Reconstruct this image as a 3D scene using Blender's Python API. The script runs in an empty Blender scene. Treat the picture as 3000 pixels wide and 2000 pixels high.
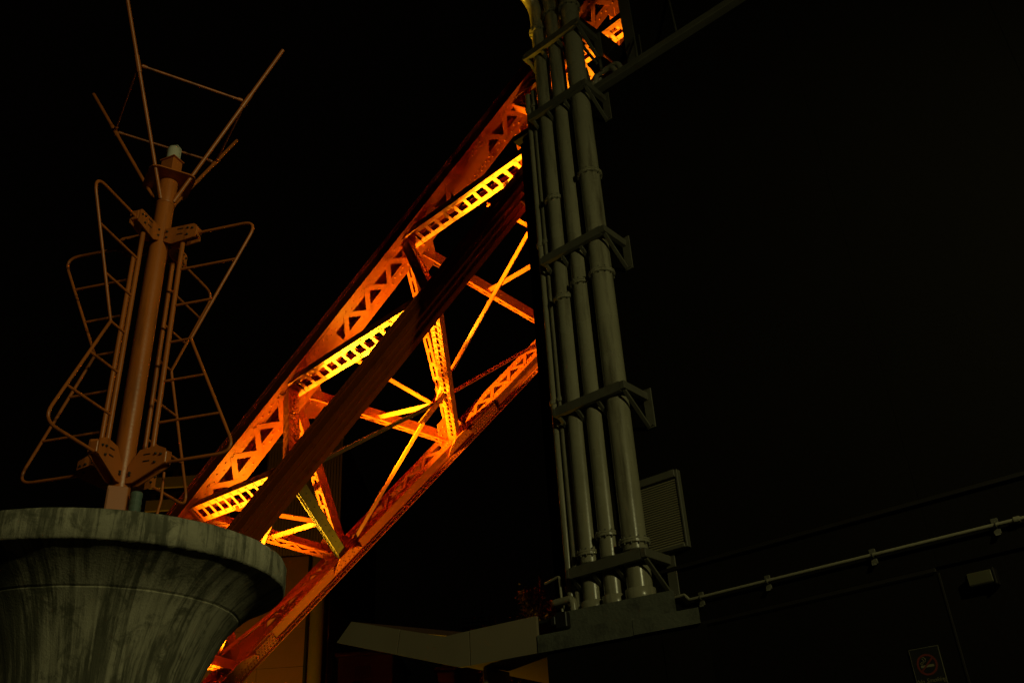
import bpy, bmesh, math, random
from mathutils import Vector, Matrix, Quaternion
random.seed(7)
S = bpy.context.scene
COL = S.collection

# ------------------------------------------------------------------ camera
cam_data = bpy.data.cameras.new('camera')
cam_data.sensor_width = 36.0
cam_data.lens = 33.0
cam_data.clip_end = 2000
cam = bpy.data.objects.new('camera', cam_data)
COL.objects.link(cam)
right = Vector((0.99801943, 0.03111248, -0.05467392))
up = Vector((0.06290647, -0.4936036, 0.86740894))
fwd = Vector((0.0, 0.86913031, 0.49458316))
cam.matrix_world = Matrix(((right.x, up.x, -fwd.x, 0.0), (right.y, up.y, -fwd.y, 0.0),
                           (right.z, up.z, -fwd.z, 1.3), (0, 0, 0, 1)))
S.camera = cam

# ------------------------------------------------------------------ night sky
world = bpy.data.worlds.new('World')
S.world = world
world.use_nodes = True
bg = world.node_tree.nodes['Background']
bg.inputs[0].default_value = (1.0, 0.72, 0.42, 1)
bg.inputs[1].default_value = 0.00045

S.view_settings.view_transform = 'Standard'
S.view_settings.look = 'None'
S.view_settings.exposure = 0.0
S.view_settings.gamma = 1.0
S.view_settings.use_curve_mapping = False
S.render.engine = 'CYCLES'

FLOOD_COLOUR = (1.0, 0.54, 0.015)
STREET_COLOUR = (1.0, 0.95, 0.42)
STREET_POWER = 2600
FLOOD_POWER = 0.85
S.cycles.max_bounces = 6
S.cycles.diffuse_bounces = 3
S.cycles.glossy_bounces = 3

# ================================================================== helpers
def tag(o, label=None, cat=None, group=None, kind=None):
    if label: o['label'] = label
    if cat: o['category'] = cat
    if group: o['group'] = group
    if kind: o['kind'] = kind
    return o

def thing(name, loc, label, cat, group=None):
    o = bpy.data.objects.new(name, None)
    o.empty_display_size = 0.2
    o.location = loc
    COL.objects.link(o)
    return tag(o, label, cat, group)

def adopt(o, parent):
    if parent is not None:
        o.parent = parent
        o.matrix_parent_inverse = Matrix.Translation(parent.location).inverted() if parent.type == 'EMPTY' else Matrix()
    return o

def mesh_obj(name, verts, faces, mat, parent=None, smooth=False, uvs=None):
    me = bpy.data.meshes.new(name)
    me.from_pydata([tuple(v) for v in verts], [], faces)
    me.materials.append(mat)
    if smooth:
        for p in me.polygons: p.use_smooth = True
    if uvs:
        lay = me.uv_layers.new(name='UVMap')
        for li, l in enumerate(me.loops): lay.data[li].uv = uvs[l.vertex_index]
    me.update()
    o = bpy.data.objects.new(name, me)
    COL.objects.link(o)
    return adopt(o, parent)

class MB:
    """collects vertices and faces of one mesh"""
    def __init__(self): self.v = []; self.f = []; self.sm = []
    def add(self, vs, fs, smooth=False):
        b = len(self.v); self.v += [tuple(x) for x in vs]
        self.f += [tuple(b + i for i in f) for f in fs]; self.sm += [smooth] * len(fs)
    def box(self, c, ax, ay, az, sx, sy, sz, bev=0.0):
        c = Vector(c); X = Vector(ax) * sx / 2; Y = Vector(ay) * sy / 2; Z = Vector(az) * sz / 2
        if bev <= 0:
            vs = [c + X * i + Y * j + Z * k for k in (-1, 1) for j in (-1, 1) for i in (-1, 1)]
            self.add(vs, [(0, 2, 3, 1), (4, 5, 7, 6), (0, 1, 5, 4), (2, 6, 7, 3), (0, 4, 6, 2), (1, 3, 7, 5)])
        else:
            bx, by, bz = [max(0.0, 1 - 2 * bev / s) for s in (sx, sy, sz)]
            vs = []; idx = {}
            for k in (-1, 1):
                for j in (-1, 1):
                    for i in (-1, 1):
                        for t in range(3):
                            s = [bx, by, bz]; s[t] = 1
                            idx[(i, j, k, t)] = len(vs); vs.append(c + X * i * s[0] + Y * j * s[1] + Z * k * s[2])
            fs = []
            for s in (-1, 1):
                for t, (p, q) in enumerate(((1, 2), (2, 0), (0, 1))):
                    loop = []
                    for (e, g) in ((-1, -1), (1, -1), (1, 1), (-1, 1)):
                        co = [0, 0, 0]; co[t] = s; co[p] = e; co[q] = g
                        loop.append(idx[(co[0], co[1], co[2], t)])
                    fs.append(tuple(loop if s > 0 else loop[::-1]))
            for t in range(3):
                p, q = (t + 1) % 3, (t + 2) % 3
                for e in (-1, 1):
                    for g in (-1, 1):
                        def at(s, which):
                            co = [0, 0, 0]; co[t] = s; co[p] = e; co[q] = g
                            return idx[(co[0], co[1], co[2], which)]
                        fs.append((at(-1, p), at(1, p), at(1, q), at(-1, q)))
            for k in (-1, 1):
                for j in (-1, 1):
                    for i in (-1, 1):
                        fs.append(tuple(idx[(i, j, k, t)] for t in range(3)))
            self.add(vs, fs)
    def tube(self, pts, r, n=10, cap=True):
        pts = [Vector(p) for p in pts]
        rs = r if isinstance(r, (list, tuple)) else [r] * len(pts)
        vs = []; fs = []; ref = None
        for i, p in enumerate(pts):
            t = (pts[min(i + 1, len(pts) - 1)] - pts[max(i - 1, 0)]).normalized()
            if ref is None:
                ref = Vector((0, 0, 1)) if abs(t.z) < 0.9 else Vector((1, 0, 0))
                ref = (ref - t * ref.dot(t)).normalized()
            else:
                ref = (ref - t * ref.dot(t)).normalized()
            b = t.cross(ref)
            for k in range(n):
                a = 2 * math.pi * k / n
                vs.append(p + (ref * math.cos(a) + b * math.sin(a)) * rs[i])
        for i in range(len(pts) - 1):
            for k in range(n):
                fs.append((i * n + k, i * n + (k + 1) % n, (i + 1) * n + (k + 1) % n, (i + 1) * n + k))
        self.add(vs, fs, True)
        if cap:
            b = len(pts) - 1
            self.add([vs[k] for k in range(n)], [tuple(range(n))[::-1]])
            self.add([vs[b * n + k] for k in range(n)], [tuple(range(n))])
    def lathe(self, c, prof, n=32, axis=None, smooth=True, a0=0.0):
        c = Vector(c); Z = Vector(axis).normalized() if axis else Vector((0, 0, 1))
        X = Vector((1, 0, 0)) if abs(Z.x) < 0.8 else Vector((0, 1, 0))
        X = (X - Z * X.dot(Z)).normalized(); Y = Z.cross(X)
        vs = []; fs = []
        for (r, z) in prof:
            for k in range(n):
                a = 2 * math.pi * k / n + a0
                vs.append(c + Z * z + (X * math.cos(a) + Y * math.sin(a)) * r)
        for i in range(len(prof) - 1):
            for k in range(n):
                fs.append((i * n + k, i * n + (k + 1) % n, (i + 1) * n + (k + 1) % n, (i + 1) * n + k))
        self.add(vs, fs, smooth)
        return self
    def prism(self, poly, vec):
        """flat polygon of world points thickened by vec"""
        n = len(poly); p = [Vector(q) for q in poly]; q = [a + Vector(vec) for a in p]
        self.add(p + q, [tuple(range(n))[::-1], tuple(range(n, 2 * n))] +
                 [(i, (i + 1) % n, n + (i + 1) % n, n + i) for i in range(n)])
    def rivet(self, p, nrm, r=0.022, h=0.014, n=6):
        if r > .012: r *= 1.25; h *= 1.7
        nrm = Vector(nrm).normalized()
        X = Vector((0, 0, 1)) if abs(nrm.z) < 0.9 else Vector((1, 0, 0))
        X = (X - nrm * X.dot(nrm)).normalized(); Y = nrm.cross(X); p = Vector(p)
        vs = []
        for rr, hh in ((r, 0), (r * .72, h * .75)):
            for k in range(n):
                a = 2 * math.pi * k / n
                vs.append(p + (X * math.cos(a) + Y * math.sin(a)) * rr + nrm * hh)
        vs.append(p + nrm * h)
        fs = [(k, (k + 1) % n, n + (k + 1) % n, n + k) for k in range(n)] + [(n + k, n + (k + 1) % n, 2 * n) for k in range(n)]
        self.add(vs, fs, True)
    def build(self, name, mat, parent=None, kind=None):
        me = bpy.data.meshes.new(name)
        me.from_pydata(self.v, [], self.f)
        me.materials.append(mat)
        for p, s in zip(me.polygons, self.sm): p.use_smooth = s
        bm = bmesh.new(); bm.from_mesh(me); bmesh.ops.recalc_face_normals(bm, faces=bm.faces[:]); bm.to_mesh(me); bm.free()
        me.update()
        o = bpy.data.objects.new(name, me); COL.objects.link(o)
        if kind: o['kind'] = kind
        return adopt(o, parent)

_unit = {}
def piece(name, mat, parent, c, ax, ay, az, sx, sy, sz):
    """a flat bar or plate that shares one bevel-free block mesh with its likes"""
    if mat.name not in _unit:
        m = MB(); m.box((0, 0, 0), (1, 0, 0), (0, 1, 0), (0, 0, 1), 1, 1, 1)
        me = bpy.data.meshes.new('bar'); me.from_pydata(m.v, [], m.f); me.materials.append(mat); me.update()
        _unit[mat.name] = me
    o = bpy.data.objects.new(name, _unit[mat.name]); COL.objects.link(o)
    adopt(o, parent)
    X = Vector(ax).normalized() * sx; Y = Vector(ay).normalized() * sy; Z = Vector(az).normalized() * sz
    c = Vector(c)
    M = Matrix(((X.x, Y.x, Z.x, c.x), (X.y, Y.y, Z.y, c.y), (X.z, Y.z, Z.z, c.z), (0, 0, 0, 1)))
    o.matrix_basis = M
    return o

def fillet(pts, rad, n=6):
    pts = [Vector(p) for p in pts]; out = [pts[0]]
    for i in range(1, len(pts) - 1):
        a, b, c = pts[i - 1], pts[i], pts[i + 1]
        r = rad[i] if isinstance(rad, (list, tuple)) else rad
        if r <= 0: out.append(b); continue
        u = (a - b).normalized(); w = (c - b).normalized()
        ang = math.acos(max(-1, min(1, u.dot(w))))
        d = min(r / math.tan(ang / 2), (a - b).length * .48, (c - b).length * .48)
        p, q = b + u * d, b + w * d
        for k in range(n + 1):
            t = k / n
            out.append(p * (1 - t) ** 2 + b * 2 * t * (1 - t) + q * t * t)
    out.append(pts[-1])
    return out

# ------------------------------------------------------------------ materials
def material(name, base, rough=0.5, metal=0.0, var=0.25, scale=6.0, bump=0.0, bump_scale=40.0, spec=0.5, dirt=None, dirt_scale=2.0, dirt_lo=0.5, dirt_hi=0.7, coat=0.0, stretch=1.0):
    m = bpy.data.materials.new(name); m.use_nodes = True
    nt = m.node_tree; N = nt.nodes; L = nt.links
    b = N['Principled BSDF']
    b.inputs['Roughness'].default_value = rough; b.inputs['Metallic'].default_value = metal
    b.inputs['Specular IOR Level'].default_value = spec
    b.inputs['Coat Weight'].default_value = coat
    tc = N.new('ShaderNodeTexCoord')
    geo = N.new('ShaderNodeNewGeometry')
    nz = N.new('ShaderNodeTexNoise'); nz.inputs['Scale'].default_value = scale; nz.inputs['Detail'].default_value = 6
    L.new(geo.outputs['Position'], nz.inputs['Vector'])
    mx = N.new('ShaderNodeMix'); mx.data_type = 'RGBA'
    lo = [c * (1 - var) for c in base]; hi = [min(1, c * (1 + var)) for c in base]
    mx.inputs['A'].default_value = (*lo, 1); mx.inputs['B'].default_value = (*hi, 1)
    L.new(nz.outputs['Fac'], mx.inputs['Factor'])
    out = mx.outputs['Result']
    if dirt:
        n2 = N.new('ShaderNodeTexNoise'); n2.inputs['Scale'].default_value = dirt_scale; n2.inputs['Detail'].default_value = 9; n2.inputs['Roughness'].default_value = .65
        if stretch != 1.0:
            mp = N.new('ShaderNodeMapping'); mp.inputs['Scale'].default_value = (1, 1, stretch); L.new(geo.outputs['Position'], mp.inputs['Vector']); L.new(mp.outputs['Vector'], n2.inputs['Vector'])
        else: L.new(geo.outputs['Position'], n2.inputs['Vector'])
        rp = N.new('ShaderNodeMapRange'); rp.inputs['From Min'].default_value = dirt_lo; rp.inputs['From Max'].default_value = dirt_hi
        L.new(n2.outputs['Fac'], rp.inputs['Value'])
        m2 = N.new('ShaderNodeMix'); m2.data_type = 'RGBA'; m2.inputs['B'].default_value = (*dirt, 1)
        L.new(rp.outputs['Result'], m2.inputs['Factor']); L.new(out, m2.inputs['A']); out = m2.outputs['Result']
    L.new(out, b.inputs['Base Color'])
    rr = N.new('ShaderNodeMapRange'); rr.inputs['To Min'].default_value = max(0.05, rough - .08); rr.inputs['To Max'].default_value = min(1, rough + .1)
    L.new(nz.outputs['Fac'], rr.inputs['Value']); L.new(rr.outputs['Result'], b.inputs['Roughness'])
    if bump > 0:
        n3 = N.new('ShaderNodeTexNoise'); n3.inputs['Scale'].default_value = bump_scale; n3.inputs['Detail'].default_value = 5
        L.new(geo.outputs['Position'], n3.inputs['Vector'])
        bp = N.new('ShaderNodeBump'); bp.inputs['Strength'].default_value = bump; bp.inputs['Distance'].default_value = 0.02
        L.new(n3.outputs['Fac'], bp.inputs['Height']); L.new(bp.outputs['Normal'], b.inputs['Normal'])
    return m

def glow(name, col, strength):
    m = bpy.data.materials.new(name); m.use_nodes = True
    b = m.node_tree.nodes['Principled BSDF']
    b.inputs['Base Color'].default_value = (*col, 1); b.inputs['Emission Color'].default_value = (*col, 1)
    b.inputs['Emission Strength'].default_value = strength
    return m

M = {}
M['steel_orange'] = material('tower_orange_paint', (0.56, 0.105, 0.002), .5, var=.14, scale=1.6, bump=.12, bump_scale=9, dirt=(0.30, 0.055, 0.002), dirt_scale=2.6, dirt_lo=.56, dirt_hi=.78)
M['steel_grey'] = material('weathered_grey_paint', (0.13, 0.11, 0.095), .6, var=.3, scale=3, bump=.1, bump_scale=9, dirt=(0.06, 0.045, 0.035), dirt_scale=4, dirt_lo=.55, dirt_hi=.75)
M['antenna'] = material('antenna_orange_paint', (0.50, 0.138, 0.020), .34, var=.12, scale=3, bump=.08, bump_scale=30, dirt=(0.20, 0.06, 0.012), dirt_scale=9, dirt_lo=.52, dirt_hi=.75, stretch=.12)
M['antenna_box'] = material('terminal_box_paint', (0.52, 0.20, 0.09), .6, var=.1, scale=8)
M['insulator'] = material('green_insulator', (0.10, 0.15, 0.12), .6, var=.15)
M['pipe'] = material('grey_green_pipe_paint', (0.32, 0.30, 0.20), .26, var=.16, scale=2.5, bump=.05, bump_scale=25, dirt=(0.11, 0.095, 0.06), dirt_scale=9, dirt_lo=.50, dirt_hi=.74, stretch=.10)
M['bracket'] = material('bracket_galvanised', (0.12, 0.115, 0.08), .55, var=.25, scale=5, dirt=(0.08, 0.06, 0.04), dirt_scale=6, dirt_lo=.55, dirt_hi=.75)
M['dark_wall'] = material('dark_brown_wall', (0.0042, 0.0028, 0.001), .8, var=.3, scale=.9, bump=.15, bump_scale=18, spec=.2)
M['trim'] = material('dark_trim', (0.010, 0.007, 0.003), .6, var=.2)
M['plinth'] = material('weathered_plinth', (0.11, 0.115, 0.085), .85, var=.3, scale=3, bump=.4, bump_scale=30, dirt=(0.05, 0.05, 0.04), dirt_scale=4, dirt_lo=.5, dirt_hi=.7)
M['louver'] = material('louver_paint', (0.25, 0.225, 0.13), .55, var=.12)
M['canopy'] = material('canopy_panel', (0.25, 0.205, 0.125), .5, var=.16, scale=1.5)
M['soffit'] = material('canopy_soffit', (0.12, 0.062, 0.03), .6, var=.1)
M['conduit'] = material('conduit_grey', (0.30, 0.28, 0.19), .5, var=.1)
M['black'] = material('black_fitting', (0.012, 0.011, 0.010), .5, var=.2)
M['white'] = material('dimmed_cream_print', (0.19, 0.17, 0.09), .6, var=.05)  # white print; the dim light at the sign is put into its colour
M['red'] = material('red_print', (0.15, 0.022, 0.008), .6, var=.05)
M['lamp_box'] = material('wall_lamp_diffuser', (0.085, 0.08, 0.04), .5, var=.2)
M['brown_tile'] = material('brown_facade', (0.27, 0.115, 0.045), .7, var=.12, scale=.5, bump=.1, bump_scale=6)
M['facade_light'] = material('pale_facade', (0.20, 0.14, 0.065), .7, var=.08, scale=.4)
M['house'] = material('house_render', (0.055, 0.036, 0.02), .8, var=.2, scale=.5)
M['ribbed'] = material('ribbed_tower_cladding', (0.26, 0.15, 0.075), .6, var=.12, scale=.15)
M['apartment'] = material('apartment_render', (0.40, 0.29, 0.13), .8, var=.1, scale=.3)
M['dark_glass'] = material('dark_window_glass', (0.012, 0.011, 0.009), .6, var=.1)
M['tar'] = material('night_paving', (0.05, 0.048, 0.045), .85, var=.25, scale=1.5, bump=.2)
M['bark'] = material('bark', (0.05, 0.032, 0.02), .9, var=.3)
M['leaf'] = material('night_foliage', (0.085, 0.060, 0.022), .7, var=.5, scale=3)
M['glass_dome'] = material('pale_lamp_glass', (0.55, 0.52, 0.42), .25, var=.05)
M['flood_lens'] = glow('floodlight_lens', (1.0, 0.60, 0.06), 2.0)
M['street_lens'] = glow('street_lamp_lens', (0.95, 1.0, 0.62), 6.0)

def concrete_material():
    m = bpy.data.materials.new('streaked_concrete'); m.use_nodes = True
    nt = m.node_tree; N = nt.nodes; L = nt.links; b = N['Principled BSDF']
    b.inputs['Roughness'].default_value = .9
    uv = N.new('ShaderNodeUVMap'); uv.uv_map = 'UVMap'
    def noise(sx, sy, scale, detail=8, rough=.6, off=0.0, dist=0.0):
        mp = N.new('ShaderNodeMapping'); mp.inputs['Scale'].default_value = (sx, sy, 1); mp.inputs['Location'].default_value = (off, off * .7, off * 1.3)
        L.new(uv.outputs['UV'], mp.inputs['Vector'])
        n = N.new('ShaderNodeTexNoise'); n.inputs['Scale'].default_value = scale; n.inputs['Detail'].default_value = detail; n.inputs['Roughness'].default_value = rough; n.inputs['Distortion'].default_value = dist
        L.new(mp.outputs['Vector'], n.inputs['Vector']); return n.outputs['Fac']
    def ramp(v, a, bb, lo=0.0, hi=1.0):
        r = N.new('ShaderNodeMapRange'); r.interpolation_type = 'SMOOTHSTEP'
        r.inputs['From Min'].default_value = a; r.inputs['From Max'].default_value = bb
        r.inputs['To Min'].default_value = lo; r.inputs['To Max'].default_value = hi
        L.new(v, r.inputs['Value']); return r.outputs['Result']
    def mix(fac, A, B, mode='MIX'):
        x = N.new('ShaderNodeMix'); x.data_type = 'RGBA'; x.blend_type = mode
        if isinstance(fac, float): x.inputs['Factor'].default_value = fac
        else: L.new(fac, x.inputs['Factor'])
        for s, v in (('A', A), ('B', B)):
            if isinstance(v, tuple): x.inputs[s].default_value = (*v, 1)
            else: L.new(v, x.inputs[s])
        return x.outputs['Result']
    col = mix(ramp(noise(1, 1, 2.2), .3, .7), (0.28, 0.265, 0.185), (0.41, 0.385, 0.275))
    wide = noise(1.0, .20, 3.6, 9, .66, 3.1, .5)      # broad run-off streaks
    fine = noise(1.0, .07, 15.0, 9, .68, 9.4, .3)     # thin streaks
    patch = noise(1.0, .8, 5.5, 12, .74, 5.0, .8)     # blotches
    speck = noise(1.0, 1.0, 34.0, 6, .7, 2.0)         # lichen specks
    def mul(x, y):
        k = N.new('ShaderNodeMath'); k.operation = 'MULTIPLY'; L.new(x, k.inputs[0]); L.new(y, k.inputs[1]); return k.outputs[0]
    col = mix(ramp(wide, .46, .57, 0, .86), col, (0.075, 0.075, 0.046))
    col = mix(mul(ramp(fine, .46, .58, 0, .90), ramp(patch, .30, .60, .35, 1.0)), col, (0.070, 0.070, 0.044))
    col = mix(ramp(patch, .50, .62, 0, .72), col, (0.09, 0.09, 0.056))
    col = mix(mul(ramp(speck, .55, .70, 0, .6), ramp(patch, .35, .65, 0, 1)), col, (0.05, 0.05, 0.03))
    pale = noise(1.0, .06, 7.5, 6, .6, 21.0, .3)      # pale lime runs
    col = mix(mul(ramp(pale, .54, .62, 0, .80), ramp(patch, .62, .42, .1, 1.0)), col, (0.47, 0.44, 0.32))
    L.new(col, b.inputs['Base Color'])
    grain = noise(1, 1, 60.0, 6, .7, 1.0)
    board = noise(1.0, .02, 30.0, 3, .5, 13.0)
    ad = N.new('ShaderNodeMath'); ad.operation = 'ADD'; L.new(grain, ad.inputs[0]); L.new(board, ad.inputs[1])
    bp = N.new('ShaderNodeBump'); bp.inputs['Strength'].default_value = .45; bp.inputs['Distance'].default_value = .012
    L.new(ad.outputs[0], bp.inputs['Height']); L.new(bp.outputs['Normal'], b.inputs['Normal'])
    return m
M['concrete'] = concrete_material()

# ================================================================== setting
g = MB(); g.box((0, 150, -.25), (1, 0, 0), (0, 1, 0), (0, 0, 1), 900, 900, .5)
tag(g.build('ground', M['tar']), kind='structure')

# wall frame: u runs along the dark wall away from the viewer, v stands off it, z is height
WN = Vector((.639, .769, 0)).normalized(); WU = Vector((-WN.y, WN.x, 0)); UPV = Vector((0, 0, 1))
def W(u, v, z): return WN * (9.0 - v) + WU * u + UPV * z
def wbox(m, u0, u1, v0, v1, z0, z1, bev=0):
    m.box(W((u0 + u1) / 2, (v0 + v1) / 2, (z0 + z1) / 2), WU, -WN, UPV, abs(u1 - u0), abs(v1 - v0), abs(z1 - z0), bev)

hall = thing('hall_building', W(2, -5, 0), 'dark brown hall wall filling the right side behind the pipes', 'building')
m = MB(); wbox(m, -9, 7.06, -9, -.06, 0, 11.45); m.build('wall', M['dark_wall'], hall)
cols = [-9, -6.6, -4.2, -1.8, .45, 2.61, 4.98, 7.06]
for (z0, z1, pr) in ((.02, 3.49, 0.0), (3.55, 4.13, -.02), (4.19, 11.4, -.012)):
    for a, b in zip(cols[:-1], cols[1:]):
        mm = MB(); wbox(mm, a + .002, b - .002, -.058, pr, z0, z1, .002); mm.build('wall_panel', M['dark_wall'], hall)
mm = MB(); wbox(mm, 2.62, 7.04, .0, .035, 3.495, 3.535, .004); mm.build('ledge', M['trim'], hall)
mm = MB(); wbox(mm, -9, 7.04, -.03, .03, 4.14, 4.18, .004); mm.build('ledge', M['trim'], hall)
mm = MB(); wbox(mm, 2.60, 2.62, -.01, .012, .02, 3.49, .002); mm.build('joint_cover', M['trim'], hall)
mm = MB(); wbox(mm, -9, 7.16, -.1, .05, 11.47, 11.58, .01); mm.build('roof_gutter', M['bracket'], hall)
# parapet fence on the roof: posts, sloping stays
for u in (4.22, 3.0, 1.7):
    mm = MB(); mm.tube([W(u + .16, -.62, 13.16), W(u - .1, -.1, 11.62)], .018, 8); mm.build('roof_stay', M['bracket'], hall)
for u in (5.02, 4.93):
    mm = MB(); mm.tube([W(u, -.5, 12.6), W(u - .22, -.06, 11.62)], .012, 8); mm.build('roof_stay', M['bracket'], hall)

tank = thing('rooftop_cabinet', W(4.9, -.6, 11.6), 'tall dark grey cabinet standing at the roof edge, top right', 'cabinet')
mm = MB(); wbox(mm, 3.0, 5.22, -1.9, -.62, 11.45, 14.6, .02); mm.build('body', M['black'], tank)
mm = MB(); wbox(mm, 5.06, 5.26, -.72, -.60, 11.62, 14.2, .01); mm.build('corner_post', M['bracket'], tank)
mm = MB()
for z in (12.5, 12.75, 13.0): mm.tube([W(5.22, -.8, z), W(5.34, -.8, z + .02), W(5.34, -.8, z - .14)], .03, 8)
mm.build('hinge', M['black'], tank)

plank = thing('catwalk_beam', W(5.8, -.6, 12.6), 'black flat beam sloping between the pipes and the rooftop cabinet', 'beam')
a, b = W(6.12, -.62, 13.86), W(5.42, -.62, 12.62)
mm = MB(); d = (b - a).normalized(); mm.box((a + b) / 2, d, WN, d.cross(WN), (b - a).length, .35, .24, .006); mm.build('web', M['black'], plank)
mm = MB(); mm.box((a + b) / 2 + d.cross(WN) * -.13, d, WN, d.cross(WN), (b - a).length + .02, .4, .014); mm.build('flange', M['steel_orange'], plank)

frame = thing('rooftop_pipe_frame', W(5.7, -.3, 11.6), 'angle steel frame with bent arms behind the top of the widest pipe', 'frame')
for pts in ([(5.95, .0, 13.25), (5.45, .0, 12.0)], [(5.8, -.15, 13.1), (5.5, -.15, 12.47), (5.47, -.15, 11.95)], [(5.44, -.05, 12.3), (5.42, -.05, 11.9)],
            [(5.9, -.1, 12.2), (5.72, -.1, 12.15), (5.68, -.1, 11.75)]):
    mm = MB(); mm.tube([W(*p) for p in pts], .03, 4); mm.build('angle_bar', M['bracket'], frame)
for i, (dz, lab) in enumerate(((0, 'lower bent service pipe running along the roof edge'), (.12, 'upper bent service pipe running along the roof edge'))):
    mm = MB()
    mm.tube(fillet([W(6.9, -.18 - .1 * i, 11.84 + dz), W(5.62, -.18 - .1 * i, 11.84 + dz), W(5.60, -.18 - .1 * i, 11.98 + dz), W(5.3 - .05 * i, -.18 - .1 * i, 11.96 + dz), W(5.2 - .05 * i, -.18 - .1 * i, 11.66)], [0, .06, .06, .14, 0], 6), .046, 12)
    o = mm.build('service_pipe', M['pipe']); tag(o, lab, 'pipe', 'service pipes on the roof edge')
    mm = MB(); mm.tube([W(5.72, -.18 - .1 * i, 11.84 + dz), W(5.63, -.18 - .1 * i, 11.84 + dz)], .062, 12); mm.build('coupling', M['pipe'], o)

# ------------------------------------------------------------------ canopy frame: s runs along the fascia, t goes back
CN = Vector((.5, .8660254, 0)); CU = Vector((-.8660254, .5, 0))
def K(s, t, z): return CN * (9.076 + t) + CU * s + UPV * z
def kbox(m, s0, s1, t0, t1, z0, z1, bev=0):
    m.box(K((s0 + s1) / 2, (t0 + t1) / 2, (z0 + z1) / 2), CU, CN, UPV, abs(s1 - s0), abs(t1 - t0), abs(z1 - z0), bev)

pl = thing('pipe_plinth', K(4.2, .5, 0), 'weathered grey slab on a dark block carrying the feet of the pipes', 'plinth')
def kslab(s0, s1, t0, t1, z0, z1, nm, mat, skew=0.0):
    q = MB(); e = CU * 0 + (WN * .2 + Vector((.02, .98, 0))).normalized() * (t1 - t0) * 1.05
    p0 = K(s0, t0, z0); q.prism([p0, K(s1, t0, z0), K(s1, t1, z0), (p0 + e) if skew else K(s0, t1, z0)], UPV * (z1 - z0)); return q.build(nm, mat, pl)
kslab(3.29, 4.02, 0, 1.25, 3.38, 3.535, 'slab', M['plinth'], 1)
kslab(4.03, 5.16, .004, 1.25, 3.375, 3.56, 'slab', M['plinth'])
kslab(3.58, 4.93, .14, 1.2, 3.56, 3.79, 'upstand', M['plinth'], 1)
kslab(3.25, 3.735, .05, 1.3, 0, 3.375, 'wall_block', M['dark_wall'], 1)
kslab(3.745, 5.08, .05, 1.3, 0, 3.375, 'wall_block', M['dark_wall'])
mm = MB(); kbox(mm, 4.80, 4.94, .03, .13, 3.60, 3.77, .01); mm.build('junction_box', M['black'], pl)
mm = MB(); kbox(mm, 4.94, 5.0, .03, .09, 3.64, 3.74, .01); mm.build('box_connector', M['black'], pl)

can = thing('entrance_canopy', K(6.1, .6, 0), 'pale folded entrance canopy rising to the left beside the plinth', 'canopy')
def fascia(pts, t, th, mat, nm='fascia_panel'):
    q = MB(); q.prism([K(s, t, z) for s, z in pts], CN * th); return q.build(nm, mat, can)
fascia([(5.17, 3.38), (5.17, 3.775), (6.045, 3.762), (6.045, 3.38)], .02, .05, M['canopy'])
fascia([(6.06, 3.38), (6.06, 3.761), (6.40, 3.752), (7.035, 3.935), (7.085, 3.652), (6.20, 3.382)], .02, .05, M['canopy'])
fascia([(7.05, 3.94), (7.80, 4.16), (8.03, 3.94), (7.10, 3.657)], .02, .05, M['canopy'])
fascia([(4.95, 3.42), (4.95, 3.62), (5.165, 3.62), (5.165, 3.42)], .3, .05, M['canopy'], 'fascia_return')
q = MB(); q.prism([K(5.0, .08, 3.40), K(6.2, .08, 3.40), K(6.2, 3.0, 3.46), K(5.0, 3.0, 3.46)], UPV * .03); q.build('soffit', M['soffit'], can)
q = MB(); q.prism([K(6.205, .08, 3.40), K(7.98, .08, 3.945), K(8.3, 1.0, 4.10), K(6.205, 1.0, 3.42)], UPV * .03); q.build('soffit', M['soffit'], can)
q = MB(); q.prism([K(6.40, .08, 3.70), K(7.78, .08, 4.10), K(8.5, .98, 4.30), K(6.6, .98, 3.80)], UPV * .03); q.build('roof_sheet', M['black'], can)
q = MB(); q.prism([K(5.0, .08, 3.70), K(6.39, .08, 3.70), K(6.59, .98, 3.80), K(5.0, .98, 3.74)], UPV * .03); q.build('roof_sheet', M['black'], can)
q = MB(); q.prism([K(6.55, 1.0, 3.90), K(8.55, 1.0, 4.38), K(8.55, 1.0, 4.445), K(6.55, 1.0, 3.965)], CN * .05 + CU * .02); q.build('rear_upstand', M['soffit'], can)
q = MB(); q.lathe(K(6.12, .55, 0), [(.16, 0), (.16, .03), (.095, .031), (.095, 3.41)], 24); q.build('column', M['pipe'], can)
q = MB(); kbox(q, 6.02, 6.06, .30, .8, 0.0, 3.40); q.build('column_fin', M['conduit'], can)

# ------------------------------------------------------------------ buildings far behind
def P3(*a): return Vector(a)
rib = thing('ribbed_tower', (-19.6, 78, 0), 'dark brown office tower with fine vertical ribs behind the steel leg', 'building')
mm = MB(); mm.box((-19.7, 82, 17.3), (1, 0, 0), (0, 1, 0), (0, 0, 1), 9.8, 18, 34.6); mm.build('tower_body', M['ribbed'], rib)
mm = MB()
k = -24.5
while k < -14.85:
    mm.box((k, 72.96, 17.2), (1, 0, 0), (0, 1, 0), (0, 0, 1), .12, .12, 34.2); k += .24
mm.build('rib_fins', M['ribbed'], rib, 'stuff')
mm = MB(); mm.box((-19.7, 72.9, 34.5), (1, 0, 0), (0, 1, 0), (0, 0, 1), 9.9, .4, .3); mm.build('parapet', M['ribbed'], rib)

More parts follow.
